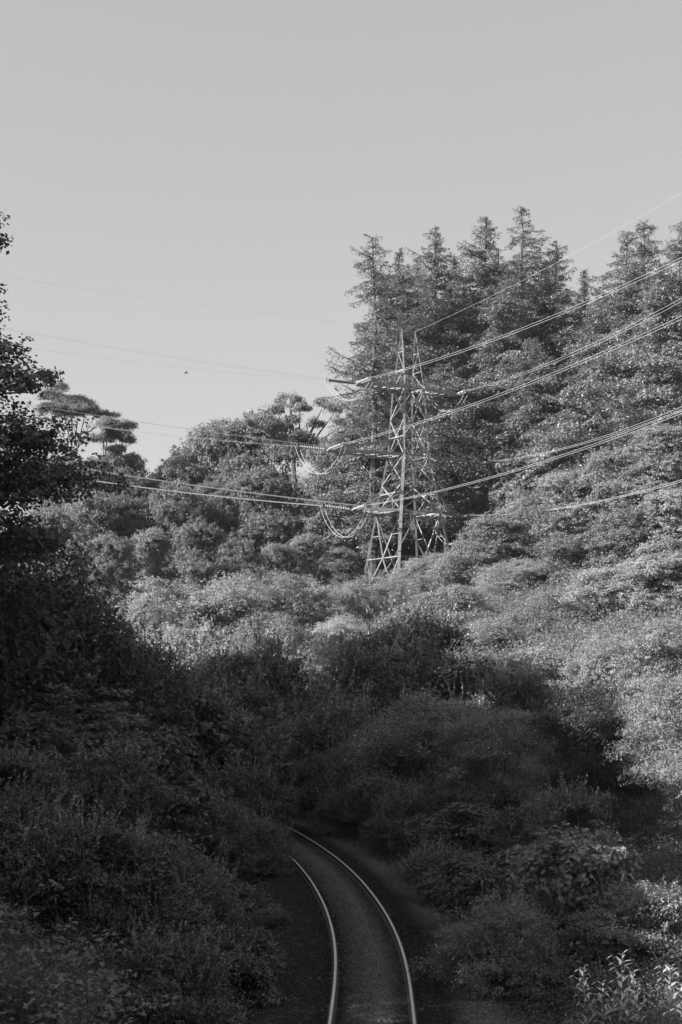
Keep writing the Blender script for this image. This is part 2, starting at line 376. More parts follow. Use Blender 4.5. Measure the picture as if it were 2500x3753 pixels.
def shrub_soup(w, h, seed, n=26000, leaf=.065, shoots=40, k=9, clump=.28, stars=True, asp=.55, up=.35):
    L = lobeset(w, h, h * .05, k, seed, .42)
    S = crown_soup(L, n // 16, 16, leaf * 1.08, clump * .72, seed, asp=asp, up=up)
    r = np.random.default_rng(seed + 5); T = Soup()
    for i in range(14):
        e = L[r.integers(len(L)), :3] + r.normal(0, .15 * w, 3) * [1, 1, .5]; T.tube([[r.normal(0, .1), r.normal(0, .1), -.2], e * .5 + [0, 0, .1], e], [.045, .03, .012], 4)
    cs, ds = [], []; Q = Soup(); S.q = Q
    for i in range(shoots):
        l = L[r.integers(len(L))]; d = randdir(1, r)[0]; d[2] = abs(d[2]) + .25; d = nrm(d)
        b = l[:3] + d * l[3:6] * .9; ln = r.uniform(.35, .95) * min(1, h / 2.5); g = nrm(d * .5 + [0, 0, .9] + r.normal(0, .25, 3)); bend = r.normal(0, .15, 3)
        v = np.linspace(0, 1, 5)[:, None]; P = b + g * ln * v + bend * v ** 2
        Q.tube(P, .009 * (1.2 - v[:, 0]), 3)
        m = 16; f = r.uniform(.1, 1, m); c = np.c_[[np.interp(f, v[:, 0], P[:, j]) for j in range(3)]].T
        a = nrm(r.normal(size=(m, 3)) + g * .9); cs.append(c + a * leaf * .5); ds.append(a)
    if shoots:
        c = np.concatenate(cs); a = np.concatenate(ds); Q.leaves(c, nrm(np.cross(a, randdir(len(c), r))), leaf * 1.3, leaf * .5, a, r)
    return S, T

# ------------------------------------------------------------------ prototypes (mesh data only)
PROTO = {}; QS = {}
def proto(key, S, T, dims, lm, tm):
    a = S.mesh(key + '_crown'); a.materials.append(M[lm]); b = None
    if T: b = T.mesh(key + '_trunk', True); b.materials.append(M[tm])
    if getattr(S, 'q', None) and S.q.v: q = S.q.mesh(key + '_shoots'); q.materials.append(M['young']); QS[key] = q
    PROTO[key] = (a, b, dims)

for i in range(5):       # broad woodland trees, 12 m
    w_, h_ = 9.0, 12.0; L = lobeset(w_, h_, 1.6, 11, 40 + i, .46)
    proto('oak%d' % i, crown_soup(L, 3900, 17, .23, .42, 60 + i, asp=.62), trunk_soup(h_, .26, L, i), (w_, h_), 'broad', 'bark')
for i in range(4):       # hillside bushes 4.5 m
    w_, h_ = 5.0, 4.2; S, T = shrub_soup(w_, h_, 200 + i, n=46000, leaf=.115, shoots=18, k=10, clump=.42); proto('bush%d' % i, S, T, (w_, h_), 'broad', 'bark')
for i in range(3):       # pale scrub, soft outline
    w_, h_ = 5.0, 3.0; S, T = shrub_soup(w_, h_, 300 + i, n=46000, leaf=.10, shoots=0, k=14, clump=.30, asp=.4, up=.6); proto('scrub%d' % i, S, T, (w_, h_), 'bright', 'palebark')
for i in range(4):       # near bank thorn bushes
    w_, h_ = 4.0, 3.0; S, T = shrub_soup(w_, h_, 400 + i, n=62000, leaf=.078, shoots=130, k=13, clump=.26, asp=.5); proto('thorn%d' % i, S, T, (w_, h_), 'shade', 'bark')
for i in range(3):       # broad leafed hazel
    w_, h_ = 4.0, 3.2; L = lobeset(w_, h_, .1, 10, 440 + i, .42); S = crown_soup(L, 2000, 12, .135, .30, 450 + i, flat=.35, asp=.72, up=.9, holes=.2)
    T0, T = shrub_soup(w_, h_, 460 + i, n=100, shoots=0); proto('hazel%d' % i, S, T, (w_, h_), 'shade', 'bark')
for i in range(2):       # round dense shaded bush
    w_, h_ = 5.0, 4.5; L = lobeset(w_, h_, .1, 20, 480 + i, .34); S = crown_soup(L, 5200, 18, .095, .30, 490 + i, asp=.5, holes=.15)
    T0, T = shrub_soup(w_, h_, 470 + i, n=100, shoots=90); S.q = T0.q; proto('sallow%d' % i, S, T, (w_, h_), 'sallow', 'bark')

FOREST = []
def plant(name, key, u, vtop, Y, wpx, label, cat, group=None, lm=None, rz=None, sink=0.0, dx=0.0):
    """stand a plant of prototype `key` on the ground at distance Y, below photo column u, its top reaching row vtop"""
    x = (u - HZ) / F * Y + dx; z = gz(x, Y) - sink; ztop = CZ + (VH - vtop) / F * Y
    a, b, (w0, h0) = PROTO[key]; h = ztop - z; wd = wpx / F * Y; tree = key[:3] == 'oak'
    wd = max(wd, h * (.58 if tree else w0 / h0 * .9)); hm = wd * (h0 / w0) * .75
    if h < hm: z -= hm - h; h = hm          # low bushes stand in a dip, their stems hidden
    t = empty(name, (x, Y, z), rng.uniform(0, 6.28) if rz is None else rz, (wd / w0, wd / w0, h / h0))
    tag(t, label, cat, group)
    c = link('crown', a, None, t)
    if lm:
        c.material_slots[0].link = 'OBJECT'; c.material_slots[0].material = M[lm]
    if b: link('trunk' if tree else 'stem', b, None, t)
    if key in QS: link('shoots', QS[key], None, t)
    return t

def own_tree(name, cx, cy, lobes, S, T, label, cat, lm, tm, group=None):
    t = empty(name, (cx, cy, gz(cx, cy))); tag(t, label, cat, group)
    S.build('crown', M[lm], t)
    if getattr(S, 'q', None): S.q.build('shoots', M['bright' if lm == 'bright' else 'young'], t)
    if T: T.build('trunk', M[tm], t, True)
    return t

# ------------------------------------------------------------------ pylon
PX, PY = (1497 - HZ) / F * 143, 143.0
def zv(v, Y=PY): return CZ + (VH - v) / F * Y
Z1, Z2, Z3, ZT = zv(1428), zv(1676), zv(1882), zv(1212)
def pylon():
    zb = gz(PX, PY)
    t = empty('electricity_pylon', (PX, PY, zb)); tag(t, 'grey steel lattice pylon with three crossarm levels standing before the tall conifers', 'pylon')
    ang = [math.radians(a) for a in (165, 255, 345, 75)]
    lev = [(zv(2152) - zb - 2.2, 5.25), (zv(2152) - zb, 4.85), (Z3 - zb, 3.3), (Z2 - zb, 2.13), (Z1 - zb, 1.6)]
    lz = [a for a, _ in lev]; lr = [b for _, b in lev]
    def cor(k, z): r = np.interp(z, lz, lr); return np.array([r * math.cos(ang[k % 4]), r * math.sin(ang[k % 4]), z])
    st = M['steel']; pk = {}
    ad = {0: math.radians(210), 1: math.radians(30)}
    for s in (0, 1): pk[s] = np.array([.8 * math.cos(ad[s]), .8 * math.sin(ad[s]), ZT - zb])
    own = {0: 0, 1: 0, 2: 1, 3: 1}
    for k in range(4):
        s = Soup(); zs = [lz[0]] + lz[1:]
        for a, b in zip(zs[:-1], zs[1:]): s.bar(cor(k, a), cor(k, b), (.30 if k == 1 else .19) if b < Z2 - zb + .1 else (.20 if k == 1 else .13))
        s.build('leg', st, t)
    for sd, (ka, kb) in ((0, (0, 1)), (1, (2, 3))):
        s = Soup(); A, B = cor(ka, Z1 - zb), cor(kb, Z1 - zb); P = pk[sd]
        s.bar(A, P, .12 if sd == 0 else .07); s.bar(B, P, .14 if sd == 0 else .07)
        for q in (.3, .62): s.bar(A + (P - A) * q, B + (P - B) * q, .08)
        s.bar(A, B + (P - B) * .3, .07); s.bar(B + (P - B) * .3, A + (P - A) * .62, .07)
        s.build('earth_wire_peak', st, t)
    s = Soup(); m = lambda a, b, q: cor(a, b)
    for f in range(4):
        def X(z0, z1, w=.09): s.bar(cor(f, z0), cor(f + 1, z1), w); s.bar(cor(f + 1, z0), cor(f, z1), w)
        zl1, zl2, zl3, z0 = Z1 - zb, Z2 - zb, Z3 - zb, lz[0]
        for a, b in ((zl2, (zl1 + zl2) / 2 + .3), ((zl1 + zl2) / 2 + .3, zl1)): X(a, b, .10)
        zm = zl3 + (zl2 - zl3) * .5
        X(zl3, zm, .11); X(zm, zl2, .10)
        zk = z0 + (zl3 - z0) * .52
        mid = (cor(f, zk) + cor(f + 1, zk)) / 2
        s.bar(cor(f, zk), cor(f + 1, zk), .10)
        for c in (f, f + 1):
            s.bar(cor(c, z0), mid, .11); s.bar(cor(c, zl3), mid, .11)
            h = (cor(c, z0) + mid) / 2; s.bar(cor(c, (z0 + zk) / 2), h, .07); s.bar(cor(c, zk), h, .07)
            h = (cor(c, zl3) + mid) / 2; s.bar(cor(c, (zl3 + zk) / 2), h, .07)
        for z in (zl1, zl2, zl3, zl3 + 1.9, zl2 + 1.9, zl1 + 1.4): 
            if z <= zl1: s.bar(cor(f, z), cor(f + 1, z), .11)
    s.bar(cor(0, Z3 - zb), cor(2, Z3 - zb), .09); s.bar(cor(1, Z3 - zb), cor(3, Z3 - zb), .09)
    s.build('bracing', st, t)
    tips = {}
    for li, (z, L, hh) in enumerate(((Z1 - zb, 5.9, 1.3), (Z2 - zb, 9.2, 1.7), (Z3 - zb, 6.4, 1.7))):
        for sd, (ka, kb) in ((0, (0, 1)), (1, (2, 3))):
            a = Soup(); d = np.array([math.cos(ad[sd]), math.sin(ad[sd]), 0]); tip = d * L + [0, 0, z]
            A, B, A2, B2 = cor(ka, z), cor(kb, z), cor(ka, z + hh), cor(kb, z + hh)
            pz = np.array([0, 0, 1.]); wd = nrm(B - A) * .35; ta, tb = tip - wd, tip + wd
            for p, q in ((A, ta), (B, tb)): a.bar(p, q, .20, .28)
            for p, q in ((A2, ta), (B2, tb)): a.bar(p, q, .11)
            a.bar(ta, tb, .16); n = 5
            for i in range(n):
                q0, q1 = i / n, (i + 1) / n
                a.bar(A + (ta - A) * q0, B + (tb - B) * q1, .07); a.bar(B + (tb - B) * q0, A + (ta - A) * q1, .07)
                for U, D, tt in ((A2, A, ta), (B2, B, tb)):
                    if i < n - 1: a.bar(D + (tt - D) * q1, U + (tt - U) * q1, .06); a.bar(D + (tt - D) * q1, U + (tt - U) * q0, .06)
            # sheet-like lower plating of gusseted angle section seen edge-on
            a.build('crossarm', st, t); tips[(li, sd)] = tip + np.array([PX, PY, zb])
    return t, tips, {k: v + np.array([PX, PY, zb]) for k, v in pk.items()}
pyl, TIPS, PEAK = pylon()

def sagline(a, b, sag, n=24):
    u = np.linspace(0, 1, n)[:, None]; p = a * (1 - u) + b * u; p[:, 2] -= (4 * sag * u * (1 - u))[:, 0]; return p
def pt(u, v, Y): return np.array([(u - HZ) / F * Y, Y, CZ + (VH - v) / F * Y])
LEFT = {(2, 0): (-150, 1680), (2, 1): (-150, 1642), (1, 0): (-150, 1483), (1, 1): (-150, 1440), (0, 0): (-150, 1232), (0, 1): (-150, 1172)}
RIGHT = {(0, 0): (2700, 850), (0, 1): (2700, 985), (1, 0): (2700, 1068), (1, 1): (2700, 1408), (2, 0): (2700, 1430), (2, 1): (2700, 1700)}
NAMES = {(0, 0): 'highest pair of cables on the left of the pylon', (0, 1): 'highest pair of cables on the right of the pylon', (1, 0): 'twin cables at the left end of the widest crossarm',
         (1, 1): 'twin cables at the right end of the widest crossarm', (2, 0): 'bright lowest twin cables ending at the left lower crossarm', (2, 1): 'lowest twin cables tied to the right end of the lower crossarm'}
def cables():
    inv = pyl.location
    for key, tip in TIPS.items():
        c = empty('power_cable', tuple(tip)); tag(c, NAMES[key], 'power cable', 'power cables strung on the pylon'); o0 = tip
        ends = []
        for side, tab, Y in ((0, LEFT, 140.0), (1, RIGHT, 92.0)):
            far = pt(*tab[key], Y); d = nrm(far - tip); side_v = nrm(np.cross(d, [0, 0, 1.])) * .22
            e = tip + d * 3.1; ends.append(e)
            for q in (-1, 1):
                # insulator string: a rod threaded with glazed sheds
                s = Soup(); p0 = tip + d * .35 + side_v * q - np.array(inv); p1 = tip + d * 2.9 + side_v * q - np.array(inv)
                n = 30; f = np.linspace(0, 1, n); s.tube(p0 + (p1 - p0) * f[:, None], np.where(np.arange(n) % 2, .135, .05), 7)
                s.bar(tip + side_v * q - np.array(inv), p0, .05)
                s.build('insulator_string', M['darkins'] if (key == (0, 0) and side == 0) else M['glass'], pyl, True)
                w_ = Soup(); w_.tube(sagline(e + side_v * q, far + side_v * q, (.9 if side else .5), 30) - o0, .026 if key[0] == 2 and not side else (.008 if key[0] == 0 and not side else .0125), 5); w_.build('conductor', M['wire'], c, True)
            s = Soup(); s.bar(e - side_v * 1.3 - np.array(inv), e + side_v * 1.3 - np.array(inv), .12, .3); s.bar(e - side_v * 1.3 - np.array(inv) + [0, 0, .25], e - side_v * 1.3 - np.array(inv) - [0, 0, .25], .06); s.build('clamp', M['steel'], pyl)
        for q in (-.2, .2):
            u = np.linspace(0, 1, 22)[:, None]; a, b = ends; p = a * (1 - u) + b * u; dp = [1.9, 2.6, 2.9][key[0]] + abs(q)
            p[:, 2] -= (dp * (1 - (2 * u - 1) ** 2) ** .8)[:, 0]; p[:, 0] += q
            s = Soup(); s.tube(p - o0, .027, 5); s.build('jumper', M['wire'], c, True)
    e = empty('earth_wire', tuple(PEAK[0])); tag(e, 'single thin earth wire running over the tips of the pylon', 'earth wire'); o0 = PEAK[0]
    for a, b, sg in ((pt(-150, 985, 140), PEAK[0], .3), (PEAK[0], PEAK[1], .05), (PEAK[1], pt(2700, 590, 92), .5)):
        s = Soup(); s.tube(sagline(np.array(a), np.array(b), sg) - o0, .010, 5); s.build('wire_span', M['wire'], e, True)
cables()

# ------------------------------------------------------------------ conifers behind the pylon
def fir(u, vtop, Y, R, seed, label, **kw):
    x = (u - HZ) / F * Y; z = gz(x, Y); H = CZ + (VH - vtop) / F * Y - z
    S, T = conifer(H, R, seed, **kw)
    t = empty('conifer', (x, Y, z)); tag(t, label, 'conifer', 'tall conifers on the hill')
    S.build('crown', M['needle'], t); T.build('trunk', M['bark'], t, True)
FIRS = [
 (1372, 862, 152, 5.0, 1, 'leftmost tall conifer, gappy, with its bare dark trunk showing against the sky', dict(sparse=.42, shape=.45, z0=.10, lean=-.004)),
 (1490, 905, 162, 5.5, 2, 'slim conifer top squeezed between the gappy leftmost tree and a broad pointed one', dict(shape=.8)),
 (1590, 835, 158, 7.0, 3, 'broad dense pointed conifer directly behind and above the pylon tip', dict(shape=.72, droop=.3)),
 (1772, 790, 160, 6.0, 4, 'tall conifer with a narrow dense spire, right of the broad pointed one', dict(shape=.62, sparse=.08)),
 (1690, 1010, 156, 5.5, 15, 'short conifer filling the dip between two taller spires', dict(shape=.7)),
 (1925, 745, 166, 6.5, 5, 'tallest conifer, thin and see-through at its top', dict(sparse=.38, shape=.6)),
 (2030, 880, 168, 5.3, 6, 'ragged conifer whose boughs sweep out right below the tallest tip', dict(sparse=.25, shape=.5)),
 (1850, 1010, 150, 5.8, 16, 'dark conifer standing low under the thin tallest top', dict(shape=.6)),
 (2118, 985, 172, 4.3, 7, 'small pointed conifer alone in the dip of the skyline', dict(shape=.8)),
 (2215, 1090, 160, 5.8, 8, 'low conifer to the right of the small pointed one', dict(shape=.7)),
 (2290, 835, 150, 5.3, 9, 'wispy conifer with a sparse crooked tip over the right slope', dict(sparse=.45, shape=.6)),
 (2368, 800, 148, 6.0, 10, 'tall full conifer with tiered boughs, second from the right frame edge', dict(sparse=.12, shape=.7)),
 (2500, 800, 140, 6.2, 11, 'dark tipped conifer cut off by the right frame edge', dict(sparse=.15, shape=.6)),
 (2440, 960, 138, 5.5, 17, 'full conifer standing low between the two rightmost tips', dict(shape=.7)),
 (1960, 1250, 146, 5.5, 12, 'shorter conifer in front of the ragged ones, left of the long bare bough', dict(shape=.6)),
 (2130, 1330, 134, 5.5, 13, 'short drooping conifer on the slope below the skyline dip', dict(shape=.6, droop=.5)),
 (1640, 1330, 150, 5.5, 14, 'low conifer filling the shade just right of the pylon', dict(shape=.5)),
 (1440, 985, 167, 5.0, 19, 'pointed conifer just behind the gappy leftmost one', dict(shape=.7)),
 (1545, 930, 168, 5.4, 20, 'conifer shoulder rising left of the broad pointed one', dict(shape=.65)),
 (1655, 925, 166, 5.2, 21, 'conifer shoulder sloping right of the broad pointed one', dict(shape=.6)),
 (1850, 900, 172, 5.6, 22, 'conifer filling the gap left of the tallest tip', dict(shape=.6, sparse=.15)),
 (2000, 960, 162, 6.0, 23, 'wide conifer below the ragged sweeping boughs', dict(shape=.6)),
 (2200, 1060, 152, 5.5, 24, 'broad conifer low in the skyline dip', dict(shape=.6)),
 (2330, 960, 145, 5.6, 25, 'bushy conifer under the wispy crooked tip', dict(shape=.55)),
 (1310, 1500, 156, 4.6, 18, 'small conifer low at the foot of the gappy leftmost one', dict(shape=.5)),
]
for u, vt, Y, R, sd, lab, kw in FIRS: fir(u, vt, Y, R, 500 + sd, lab, **kw)

# flat-topped pines far left
def pine(u, vtop, Y, pads, seed, label):
    """pads: (u, v, half width px, half height px)"""
    x = (u - HZ) / F * Y; z = gz(x, Y); k = Y / F; H = zv(vtop, Y) - z
    r = np.random.default_rng(seed); L = []
    for pu, pv, a, b in pads: L.append([(pu - u) * k, r.uniform(-1.5, 1.5), zv(pv, Y) - z, a * k, a * k * .8, b * k])
    L = np.array(L); S = crown_soup(L, 200 * len(L), 22, .34, .5, seed, flat=.55, asp=.25, up=.6, holes=.1)
    T = Soup(); t = np.linspace(0, 1, 7); P = np.c_[t * 1.2 + .3 * np.sin(t * 4), t * 0, t * H * .9 - .4]; T.tube(P, .24 * (1 - .75 * t), 6)
    for l in L:
        b = np.array([np.interp(.45 + .4 * r.random(), t, P[:, i]) for i in range(3)]); e = l[:3] - [0, 0, l[5] * .6]
        q = (b + e) / 2 + [0, 0, -.5]; T.tube([b, q, e], [.12, .08, .04], 5)
        T.tube([q, (q + e) / 2 + r.normal(0, .3, 3), e + r.normal(0, .5, 3) * l[3:6]], [.05, .035, .02], 4)
    own_tree('pine', x, Y, L, S, T, label, 'pine', 'broad', 'palebark', 'pines on the far left skyline')
pine(235, 1420, 178, [(195, 1450, 50, 34), (230, 1432, 30, 22), (262, 1480, 62, 32), (345, 1515, 48, 14), (395, 1522, 40, 9), (295, 1515, 75, 22), (205, 1520, 60, 36), (320, 1495, 35, 16)], 31, 'flat topped pine with pale bare limbs beside the dark left tree')
pine(350, 1545, 172, [(400, 1562, 38, 24), (455, 1566, 30, 30), (430, 1592, 50, 20), (382, 1612, 46, 18), (462, 1612, 26, 26), (420, 1640, 40, 12)], 32, 'smaller open pine with a pale trunk leaning right, beneath the flat topped one')

# ------------------------------------------------------------------ far broadleaf wood
G1 = 'broadleaf trees of the far wood'
FAR = [
 (240, 1640, 172, 170, 'oak0', 'round tree half behind the dark left tree, under the pines'),
 (345, 1690, 167, 150, 'oak1', 'rounded tree directly under the smaller open pine'),
 (440, 1655, 175, 170, 'oak2', 'rounded tree at the left lip of the skyline notch'),
 (515, 1725, 173, 120, 'oak3', 'small tree sloping down into the skyline notch'),
 (640, 1690, 175, 150, 'oak4', 'low tree at the right lip of the skyline notch'),
 (720, 1610, 179, 180, 'oak0', 'rounded tree rising just right of the skyline notch'),
 (830, 1550, 179, 190, 'oak1', 'loose leafed tree on the skyline between notch and crooked branch'),
 (950, 1510, 177, 180, 'oak2', 'tree whose crown slopes up toward the topmost leafy knob'),
 (1240, 1610, 157, 140, 'oak1', 'leafy tree tucked against the left side of the conifers'),
 (190, 1850, 147, 210, 'oak3', 'lit tree right of the dark left tree below the cables'),
 (330, 1800, 153, 190, 'oak4', 'broad lit tree beneath the low left cables'),
 (480, 1790, 157, 200, 'oak0', 'lit tree straight below the skyline notch'),
 (640, 1780, 155, 200, 'oak2', 'lit tree crossed by the twin cables, right of the notch'),
 (800, 1740, 159, 200, 'oak3', 'dense tree behind the middle of the left cables'),
 (960, 1720, 157, 200, 'oak4', 'dense tree just left of the cable clamps'),
 (1110, 1730, 159, 190, 'oak0', 'leafy tree behind the drooping middle jumper loops'),
 (1230, 1790, 157, 180, 'oak1', 'tree behind the left arms of the pylon'),
 (250, 1990, 131, 200, 'oak2', 'layered tree at the left end of the lower wood'),
 (400, 1960, 129, 190, 'oak1', 'horizontally layered tree low in the left wood'),
 (560, 1940, 133, 180, 'oak4', 'shadowed tree in the centre of the lower wood'),
 (735, 1905, 129, 150, 'oak3', 'pale rounded tree standing out in front of the lower wood'),
 (870, 1950, 135, 170, 'oak0', 'dark tree in the hollow left of the pylon'),
 (1010, 1990, 131, 150, 'oak2', 'small pale tree above the bright scrub left of the pylon'),
 (1130, 1960, 133, 160, 'oak4', 'pale tree under the lowest jumper loops'),
 (1250, 2010, 139, 150, 'oak1', 'shaded tree behind the left leg of the pylon'),
 (1400, 1960, 159, 200, 'oak3', 'shaded tree behind the lower pylon bracing'),
 (1570, 1930, 161, 200, 'oak2', 'shaded tree behind the right legs of the pylon'),
 (1720, 1800, 157, 200, 'oak0', 'dark tree in the deep shade right of the pylon'),
]
for u, vt, Y, wp, k, lab in FAR: plant('broadleaf_tree', k, u, vt, Y, wp, lab, 'tree', G1)
# the open crowned tree with the crooked visible branch
def open_tree():
    Y = 160.0; u0 = 1075; k = Y / F; x = (u0 - HZ) * k; z = gz(x, Y); r = np.random.default_rng(77)
    pads = [(1060, 1475, 42, 34), (1100, 1500, 36, 30), (1020, 1510, 36, 26), (1180, 1490, 32, 26), (1225, 1505, 34, 22), (1150, 1560, 30, 22), (1000, 1570, 50, 30), (1240, 1560, 34, 28), (1090, 1600, 34, 26), (1050, 1660, 80, 50), (1180, 1650, 60, 44), (1130, 1620, 50, 30), (960, 1560, 46, 34), (1075, 1550, 34, 26), (1280, 1600, 40, 40)]
    L = np.array([[(a - u0) * k, r.uniform(-1.2, 1.2), zv(b, Y) - z, w_ * k, w_ * k * .8, h_ * k] for a, b, w_, h_ in pads])
    S = crown_soup(L, 2600, 15, .22, .42, 78, flat=.7, holes=.15); H = zv(1480, Y) - z
    T = Soup(); T.tube([[0, 0, -.4], [.2, 0, H * .5], [-.1, 0, zv(1640, Y) - z], [-.3, 0, zv(1560, Y) - z], [-.2, 0, zv(1500, Y) - z]], [.4, .3, .24, .14, .05], 7)
    b = np.array([-.1, 0, zv(1645, Y) - z])
    for a, c, w_, h_ in pads:
        e = np.array([(a - u0) * k, 0, zv(c, Y) - z - .3]); m = np.array([(e[0] + b[0]) / 2 + .3, 0, (e[2] * .35 + b[2] * .65) + r.uniform(-.2, .2)]); T.tube([b, m, e], [.17, .11, .04], 5)
    own_tree('broadleaf_tree', x, Y, L, S, T, 'topmost knobbly tree with a crooked dark branch against the sky', 'tree', 'broad', 'bark', G1)
open_tree()

# ------------------------------------------------------------------ dark tree at the left edge
def edge_tree():
    x0, y0 = -13.2, 42.0; z = gz(x0, y0); r = np.random.default_rng(5)
    lb = [(-12.2, 42, 9.8, 4.1, 4, 2.2), (-12.0, 42, 12.2, 4.0, 4, 2.0), (-12.5, 42, 14.4, 3.0, 3.6, 1.6), (-12.6, 42, 16.0, 2.5, 3.2, 1.1), (-13.2, 42, 18, 2.2, 3, 1.6), (-13.2, 42, 20, 2.2, 2.6, 1.6), (-13.6, 42, 22, 2, 2.2, 1.3),
          (-9.0, 42, 11.9, 1.2, 1.3, .7), (-8.9, 42.3, 13.3, .8, .9, .5), (-9.2, 41.7, 15.2, .9, .9, .45), (-10.0, 42, 16.0, .9, 1, .5), (-10.4, 42, 17.3, .4, .6, .18), (-10.5, 42, 18.0, .3, .5, .2), (-10.35, 42, 19.3, .4, .5, .3), (-10.45, 42, 20.0, .3, .5, .25), (-15.5, 43.5, 13, 4, 4, 5), (-9.0, 42, 10.4, .9, 1.1, .6)]
    L = np.array(lb); L[:, 0] -= x0; L[:, 1] -= y0; L[:, 2] -= z
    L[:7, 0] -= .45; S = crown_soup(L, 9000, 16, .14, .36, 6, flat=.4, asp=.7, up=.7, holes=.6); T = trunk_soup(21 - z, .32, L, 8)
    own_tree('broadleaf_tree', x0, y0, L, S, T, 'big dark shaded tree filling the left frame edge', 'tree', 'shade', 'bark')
edge_tree()
G6 = 'unseen trees added for shade on the left bank'  # added out-of-frame trees, heights set to throw shade across the cutting
for i, (x, y, ztop, wd) in enumerate([(-19, -4, 14, 10), (-20, 8, 14.5, 10), (-19, 16, 14.2, 10), (-19.5, 25, 18.4, 12), (-20.5, 35, 20, 12), (-21, 45, 20, 12), (-21, 55, 19, 11), (-20, 65, 18, 8), (-27, 24, 20.3, 10), (-26, 32, 21.2, 11), (-26, 41, 24, 11), (-25, 51, 25.5, 11), (-24.5, 60, 26, 11), (-24.5, 69, 26, 9)]):
    z = gz(x, y); a, b, (w0, h0) = PROTO['oak%d' % (i % 5)]
    t = empty('broadleaf_tree', (x, y, z), i * 1.3, (wd / w0, wd / w0, (ztop - z) / h0)); tag(t, 'unseen leafy tree added beyond the left frame edge to shade the cutting', 'tree', G6)
    link('crown', a, None, t); link('trunk', b, None, t)

# ------------------------------------------------------------------ bushes
G2, G3, G4, G5 = 'pale scrub below the pylon', 'sunlit bushes on the right slope', 'shaded bushes on the left bank', 'shaded bushes on the right bank'
B = [
 # pale scrub
 ('scrub0', 470, 2190, 100, 300, 'pale scrub bush at the left end of the bright patch', G2), ('scrub1', 640, 2130, 104, 300, 'pale rounded scrub left of centre in the bright patch', G2),
 ('scrub2', 800, 2120, 106, 300, 'soft pale scrub in the middle of the bright patch', G2), ('scrub0', 960, 2090, 112, 300, 'pale scrub under the small pale trees', G2),
 ('scrub1', 1110, 2110, 114, 300, 'pale scrub left of the pylon foot', G2), ('scrub2', 1290, 2140, 118, 260, 'pale scrub around the left pylon foot', G2),
 ('scrub0', 1440, 2115, 124, 280, 'pale scrub hiding the front pylon foot', G2), ('scrub1', 1580, 2030, 130, 300, 'pale scrub hiding the right pylon feet', G2),
 ('scrub2', 560, 2310, 88, 280, 'pale scrub sloping down along the shade line', G2), ('scrub0', 750, 2290, 90, 300, 'bright scrub straight below the middle of the patch', G2),
 ('scrub1', 1000, 2250, 92, 260, 'pale scrub beside the dark pointed bush', G2), ('scrub2', 1230, 2260, 96, 280, 'pale scrub reaching down between two dark bushes', G2),
 ('bush0', 720, 2420, 80, 200, 'spiky leafed bush at the lowest tip of the bright patch', G2), ('bush1', 1120, 2400, 82, 170, 'half lit bush trailing down between the dark bushes', G2),
 # right slope
 ('bush0', 1700, 1990, 122, 260, 'lit bush right of the pylon feet', G3), ('oak2', 1810, 1890, 124, 270, 'rounded lit bush at the foot of the shaded conifers', G3),
 ('scrub1', 1960, 1800, 126, 300, 'pale bush below the short drooping conifer', G3), ('oak1', 2120, 1730, 126, 300, 'tall lit bush on the upper right slope', G3),
 ('oak3', 2270, 1640, 124, 320, 'broad lit bush under the full conifers', G3), ('oak2', 2440, 1560, 120, 320, 'highest lit bush at the right frame edge', G3),
 ('scrub2', 1900, 2050, 108, 320, 'smooth pale bush halfway up the right slope', G3), ('oak3', 2080, 1960, 108, 320, 'pale bush dotted with gaps on the right slope', G3),
 ('oak0', 2280, 1850, 106, 330, 'coarse leafed bush near the upper right edge', G3), ('oak4', 2460, 1800, 104, 320, 'bush with dark gaps at the right edge below the highest one', G3),
 ('bush3', 1700, 2150, 100, 280, 'sparkling coarse bush up the slope from the dark pointed bush', G3), ('bush2', 1820, 2270, 88, 320, 'lit bush above the dark hollow', G3),
 ('bush0', 2020, 2180, 90, 330, 'lit bush in the middle of the right slope', G3), ('bush1', 2230, 2090, 88, 340, 'lumpy bush in the second row above the dark yew', G3),
 ('oak1', 2440, 2030, 86, 330, 'pale bush at the right edge, third below the highest one', G3), ('bush3', 2000, 2380, 76, 330, 'long leafed bush overhanging the dark hollow', G3),
 ('scrub0', 2230, 2320, 74, 340, 'bright soft bush just above the dark yew', G3), ('scrub1', 2440, 2280, 72, 340, 'bright soft bush at the right edge above the yew', G3),
 ('bush0', 1560, 2180, 112, 200, 'lit bush on the ridge above the dark pointed bush', G3),
]
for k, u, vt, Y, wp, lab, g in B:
    plant('small_tree' if k[0] == 'o' else 'bush', k, u, vt, Y, wp, lab.replace('bush', 'small tree') if k[0] == 'o' else lab, 'small tree' if k[0] == 'o' else 'bush', g, lm='bright' if k in ('oak1', 'oak4', 'bush3', 'bush1') else None)
